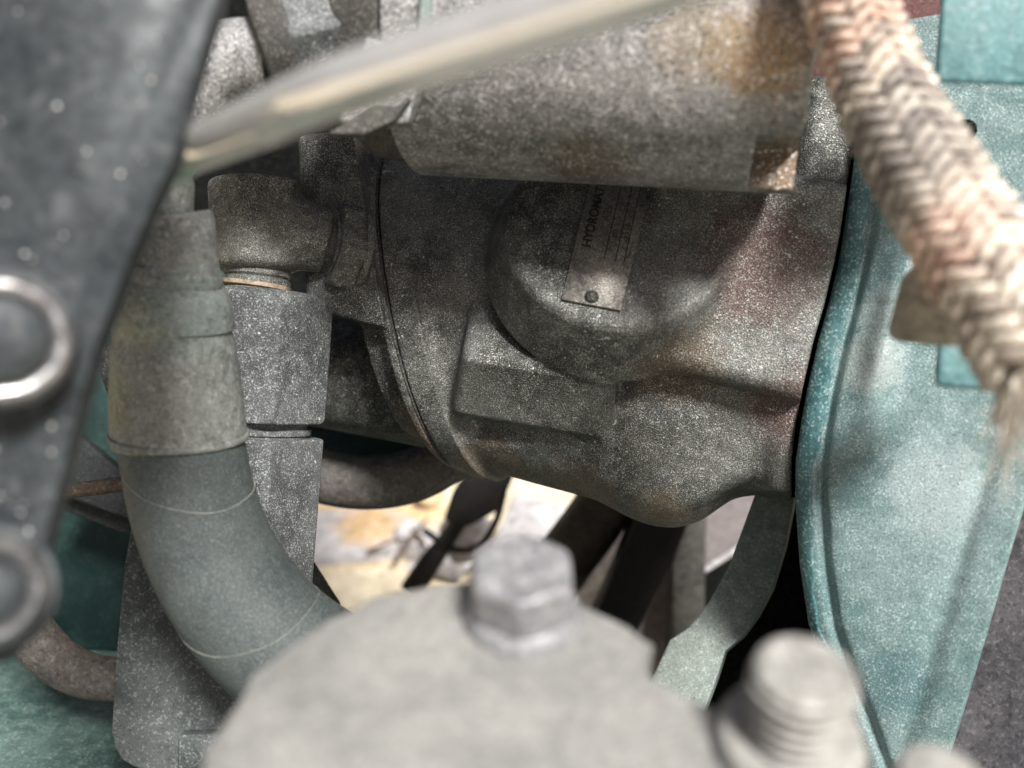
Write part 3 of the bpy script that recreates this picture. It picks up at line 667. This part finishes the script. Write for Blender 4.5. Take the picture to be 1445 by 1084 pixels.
# ================================================================== CURVED BRACKET ARM
arm = thing('curved_bracket', 'pale grey green curved flat bracket between pump and teal housing', 'bracket', c(980, 980, .6))
outer = [(1085, 600), (1068, 690), (1050, 740), (1028, 800), (1000, 850), (972, 885), (945, 903), (930, 935), (905, 985), (880, 1040)]
inner = [(1145, 600), (1122, 700), (1108, 770), (1090, 830), (1070, 868), (1048, 898), (1024, 918), (1012, 955), (995, 1000), (970, 1060)]
dep = [.665, .655, .65, .643, .635, .628, .622, .617, .607, .595]
bm = bmesh.new()
rows = []
for (o_, i_, d_) in zip(outer, inner, dep):
    rows.append([MC @ c(*o_, d_), MC @ c(*i_, d_ - .012), MC @ c(i_[0] + 3, i_[1] + 2, d_ + .012), MC @ c(o_[0] + 4, o_[1] + 4, d_ + .03)])
vw = [tuple(x) for r_ in rows for x in r_]; n_ = len(rows); fc = []
for i in range(n_ - 1):
    for j in range(4): fc.append([i*4 + j, i*4 + (j+1) % 4, (i+1)*4 + (j+1) % 4, (i+1)*4 + j])
fc += [[0, 1, 2, 3], [(n_-1)*4 + j for j in (3, 2, 1, 0)]]
bm.free()
ao = put('arm_strip', vw, fc, m_arm, arm, sharp=30)
bv = ao.modifiers.new('bevel', 'BEVEL'); bv.width = .0012; bv.segments = 2; bv.limit_method = 'ANGLE'; bv.angle_limit = R(40)
prism('rear_web', [(1070, 640), (1200, 640), (1260, 900), (1260, 1080), (1000, 1080), (985, 1000), (1060, 860), (1085, 760)], .70, .02, m_block, arm, bev=.003)

# ================================================================== TEAL HOUSING
TD = .56
teal = thing('teal_housing', 'weathered teal painted flywheel housing filling the right side', 'housing', c(1280, 1080, .5))
TL_ = ([100, 180, 250, 330, 370, 430, 480, 550, 600, 650, 700, 760, 800, 880, 950, 1010, 1100, 1200], [1232, 1213, 1203, 1191, 1184, 1170, 1156, 1140, 1131, 1124, 1123, 1127, 1130, 1142, 1165, 1190, 1222, 1260])
TR_ = ([200, 560, 700, 800, 900, 1000, 1084, 1200], [1560, 1490, 1450, 1420, 1391, 1361, 1335, 1300])
def teal_f(P_):
    px, py = proj(P_)
    l = np.interp(py, *TL_); r = np.interp(py, *TR_)
    u = px - l
    ys = -52 - 30 * (1 - np.exp(-np.maximum(u, 0) / 22)) - np.maximum(u - 30, 0) * .34 - 26 * np.exp(-((u - 92) / 26) ** 2) * np.clip((640 - py) / 140, 0, 1) * np.clip((py - 330) / 90, 0, 1)
    ys = ys + 10 * np.exp(-((u - 36) / 7) ** 2) + 7 * np.exp(-((px - r + 70) / 18) ** 2)
    f = (ys - P_[2]) * .8
    f = np.maximum(f, P_[2] - 120)
    f = smax(f, -u * .9, 5)
    f = smax(f, (px - r) * .9, 6)
    return f
cast('housing_body', TD, teal_f, (1090, 60, -330), (1560, 1180, 130), 2.8, m_teal, teal)
# bare teal rim beside the pump joint
def rim_f(P_):
    px, py = proj(P_); l = np.interp(py, *TL_); u = px - l
    ys = -58 - 26 * (1 - np.exp(-np.maximum(u, 0) / 18))
    w_ = 30 + 3 * np.sin(py / 29.0) + 1.5 * np.sin(py / 9.0) - np.clip((py - 600) / 200, 0, 1) * 14
    f = np.maximum((ys - P_[2]) * .8, P_[2] + 30); f = smax(f, -(u + 1) * .9, 3); return smax(f, (u - w_) * .9, 3)
cast('joint_rim', TD, rim_f, (1090, 200, -130), (1260, 900, 0), 2.0, m_tealrim, teal)
rotv = MC.to_3x3()
prism('lug', [(1332, -60), (1520, -60), (1520, 126), (1318, 118)], .40, .05, m_teallug, teal, bev=.003, back=rotv @ Vector((.48, 1, .52)).normalized())
prism('lug', [(1326, 470), (1424, 478), (1430, 556), (1318, 546)], .385, .06, m_teallug, teal, bev=.003, back=rotv @ Vector((.47, 1, .12)).normalized())
turned('bolt_hole_shade', c(1362, 184, .504), c(1362, 184, .53), [(0, .006), (1, .006)], m_block, teal, seg=20)  # solid black disc, the darkness inside the hole is its colour
dk = prism('upper_panel', [(1090, -80), (1420, -80), (1420, 200), (1225, 190), (1090, 190)], .60, .03, m_maroon, None, bev=.004)
tagit(dk, 'dark maroon panel in shade at the top between braided hose and teal block', 'panel')
gp = tube('grey_pipe', [(1270, 112, .58, 30), (1310, 98, .58, 30), (1360, 62, .58, 30)], m_nut, seg=20)
tagit(gp, 'short grey pipe behind the braided hose near the top', 'pipe')
rk = cast('dark_casting', .62, lambda P_: d_box(P_, (1490, 1000, 60), (170, 330, 70), 30, rz=16), (1240, 620, -40), (1680, 1260, 160), 4, m_rock)
tagit(rk, 'rough dark grey casting at lower right behind the teal housing edge', 'casting')

# ================================================================== BRAIDED HOSE (NEAR)
bhz = thing('braided_hose', 'thick cream braided hose running down the upper right corner', 'hose', c(1400, 500, .36))
bp_ = [(1172, -90, .37, 62), (1197, 0, .362, 63), (1226, 85, .354, 65), (1278, 195, .342, 71), (1344, 305, .33, 78), (1402, 398, .318, 84), (1482, 512, .306, 92)]
pc = cr([c(*x[:3]) for x in bp_], 60); rc = cr([np.array([x[3] * K * x[2]] * 3) for x in bp_], 60)[:, 0] * .90
fT, fU, fV = frames(pc)
v, f = sweep_mesh(pc[::6], rc[::6] * .9, 32); put('core', toW(v), f, m_core, bhz)
arcl = np.concatenate([[0], np.cumsum(np.linalg.norm(np.diff(pc, axis=0), axis=1))])
R0 = rc.mean(); LEAD = 235 * K * .34; NS = 10
Smax = arcl[-1]
def strand(i, sgn):
    th0 = 2 * math.pi * i / NS + (0 if sgn > 0 else math.pi / NS)
    s = np.arange(0, Smax, LEAD / 44); th = th0 + sgn * 2 * math.pi * s / LEAD
    ctr = np.stack([np.interp(s, arcl, pc[:, k]) for k in range(3)], 1)
    Us = np.stack([np.interp(s, arcl, fU[:, k]) for k in range(3)], 1); Vs = np.stack([np.interp(s, arcl, fV[:, k]) for k in range(3)], 1)
    Ts = np.stack([np.interp(s, arcl, fT[:, k]) for k in range(3)], 1); rs = np.interp(s, arcl, rc)
    lift = sgn * np.clip(np.cos(NS / 2 * th) * 1.6, -1, 1)
    jit = np.interp(s, np.linspace(0, Smax, 40), np.random.normal(0, .02, 40))
    rad = rs * (.96 + .085 * lift + jit)
    n = np.cos(th)[:, None] * Us + np.sin(th)[:, None] * Vs
    p = ctr + n * rad[:, None]
    tg = np.gradient(p, axis=0); tg /= np.linalg.norm(tg, axis=1)[:, None]
    b_ = np.cross(n, tg); b_ /= np.linalg.norm(b_, axis=1)[:, None]; n2 = np.cross(tg, b_)
    wd = rs * (.118 + .015 * lift + jit * .3); hg = rs * .085
    a = np.linspace(0, 2*np.pi, 10, endpoint=False)
    v = (p[:, None, :] + (np.cos(a)[None, :, None] * wd[:, None, None]) * b_[:, None, :] + (np.sin(a)[None, :, None] * hg[:, None, None]) * n2[:, None, :]).reshape(-1, 3)
    f = [[k*10 + j, k*10 + (j+1) % 10, (k+1)*10 + (j+1) % 10, (k+1)*10 + j] for k in range(len(s)-1) for j in range(10)]
    put('strand', toW(v), f, m_cream if (i + (sgn > 0)) % 3 else m_grime, bhz, sharp=0)
for i in range(NS): strand(i, 1); strand(i, -1)
# frayed ends and loose fibres
vv, ff = [], []
rg = random.Random(3)
def fibre(p0, dr, ln, r):
    n0 = len(vv); p = np.array(p0, float); dr = np.array(dr, float); dr /= np.linalg.norm(dr)
    sd_ = np.cross(dr, [0, 1, 0]); sd_ /= np.linalg.norm(sd_); s2 = np.cross(dr, sd_); bend = np.array([rg.uniform(-.4, .4), rg.uniform(-.3, .3), rg.uniform(-.4, .4)])
    for k in range(5):
        t = k / 4; q_ = p + dr * ln * t + bend * ln * t * t; w_ = r * (1 - .8 * t)
        for a in range(3): vv.append(q_ + (sd_ * math.cos(a*2.094) + s2 * math.sin(a*2.094)) * w_)
    for k in range(4):
        for a in range(3): ff.append([n0 + k*3 + a, n0 + k*3 + (a+1) % 3, n0 + (k+1)*3 + (a+1) % 3, n0 + (k+1)*3 + a])
for k in range(170):
    i = rg.randrange(0, len(pc)); th = rg.uniform(0, 6.28); n = math.cos(th) * fU[i] + math.sin(th) * fV[i]
    fibre(pc[i] + n * rc[i] * .98, n * .6 + fT[i] * rg.uniform(-1, 1) + np.array([rg.uniform(-.4, .4)] * 3), rg.uniform(.003, .008), .00022)
for k in range(260):
    th = rg.uniform(0, 6.28); n = math.cos(th) * fU[-1] + math.sin(th) * fV[-1]
    fibre(pc[-1] + n * rc[-1] * .9, fT[-1] + n * .5 + np.array([rg.uniform(-.3, .3) for _ in range(3)]), rg.uniform(.008, .036), rg.uniform(.0004, .0009))
fo = put('loose_fibres', toW(np.array(vv)), ff, m_cream, bhz, sharp=0); fo['kind'] = 'stuff'
prism('tan_sleeve', [(1290, 375, .36), (1345, 360, .355), (1400, 440, .35), (1395, 485, .35), (1345, 488, .355), (1264, 478, .36)], .36, .015, m_sleeve, bhz, bev=.005)

# ================================================================== FOREGROUND CAP WITH BOLT AND STUD
ZC = .88
cap_ = thing('bearing_cap', 'pale grey blurred cast cap with bolt and stud in the foreground', 'cap', tuple(onz(740, 1000, ZC - .05)))
outl = [(268, 1130), (290, 1060), (318, 1005), (355, 955), (405, 905), (465, 867), (530, 842), (600, 822), (680, 812), (760, 832), (830, 860), (885, 885), (922, 902), (926, 914), (890, 938), (903, 968), (975, 990), (1060, 1015), (1140, 1045), (1215, 1090), (1260, 1180), (1240, 1330), (260, 1330)]
prism('cap_body', [tuple(onz(x, y, ZC)) for x, y in outl], 0, .05, m_cap, cap_, bev=.004, back=Vector((0, 0, -1)), world=True, segs=5)
zv = Vector((0, 0, 1))
bc = onz(736, 866, ZC); dB = (MC.inverted() @ bc).y; sB = K * dB
print('bolt depth', dB)
def wturn(name, base, z0, z1, prof, mat, parent, seg=48, sharp=38): return turned(name, base + zv * z0, base + zv * z1, prof, mat, parent, seg=seg, world=True, sharp=sharp)
bolt = wturn('bolt_flange', bc, -.001, .0058, [(0, 84*sB), (.45, 84*sB), (.7, 80*sB), (.95, 72*sB), (1, 0)], m_head, cap_)
bolt.name = 'flange_bolt'
# hex head in world axes
def hexhead(base, ap, h, rot, mat, parent):
    k_ = 500.0   # units per metre
    def fn(P_): return d_hex(P_, (0, 0, 0), (0, 0, h * k_), ap * k_, rot=rot, rnd=1.2, chamf=1.09)
    e = ap * k_ * 1.25
    v, f = sdf_mesh(fn, (-e, -e, -2), (e, e, h * k_ + 2), .42)
    return put('bolt_head', np.array(base) + v / k_, f, mat, parent, sharp=0)
hexhead(bc + zv * .0045, 68 * sB, .0165, 0, m_head, bolt)
st = onz(1112, 1056, ZC); dS = (MC.inverted() @ st).y; sS = K * dS
wturn('nut', st, -.001, .008, [(0, 104*sS), (.5, 104*sS), (.85, 99*sS), (1, 90*sS), (1, 0)], m_stud, cap_, seg=36)
prof = [(0, 64*sS)]
for k in range(5):
    t0 = .06 + k * .165; prof += [(t0, 52*sS), (t0 + .07, 72*sS), (t0 + .09, 72*sS), (t0 + .15, 52*sS)]
prof += [(.90, 66*sS), (.955, 66*sS), (1, 58*sS), (1.003, 0)]
wturn('threaded_stud', st, .007, .032, prof, m_stud, cap_, seg=48, sharp=25)
s2 = onz(1318, 1130, ZC + .005)
sb = wturn('stud_end', s2, -.03, .012, [(0, .012), (.8, .012), (.95, .010), (1, .006), (1.001, 0)], m_stud, None)
tagit(sb, 'pale blurred stud end peeking in at the bottom right edge', 'stud')
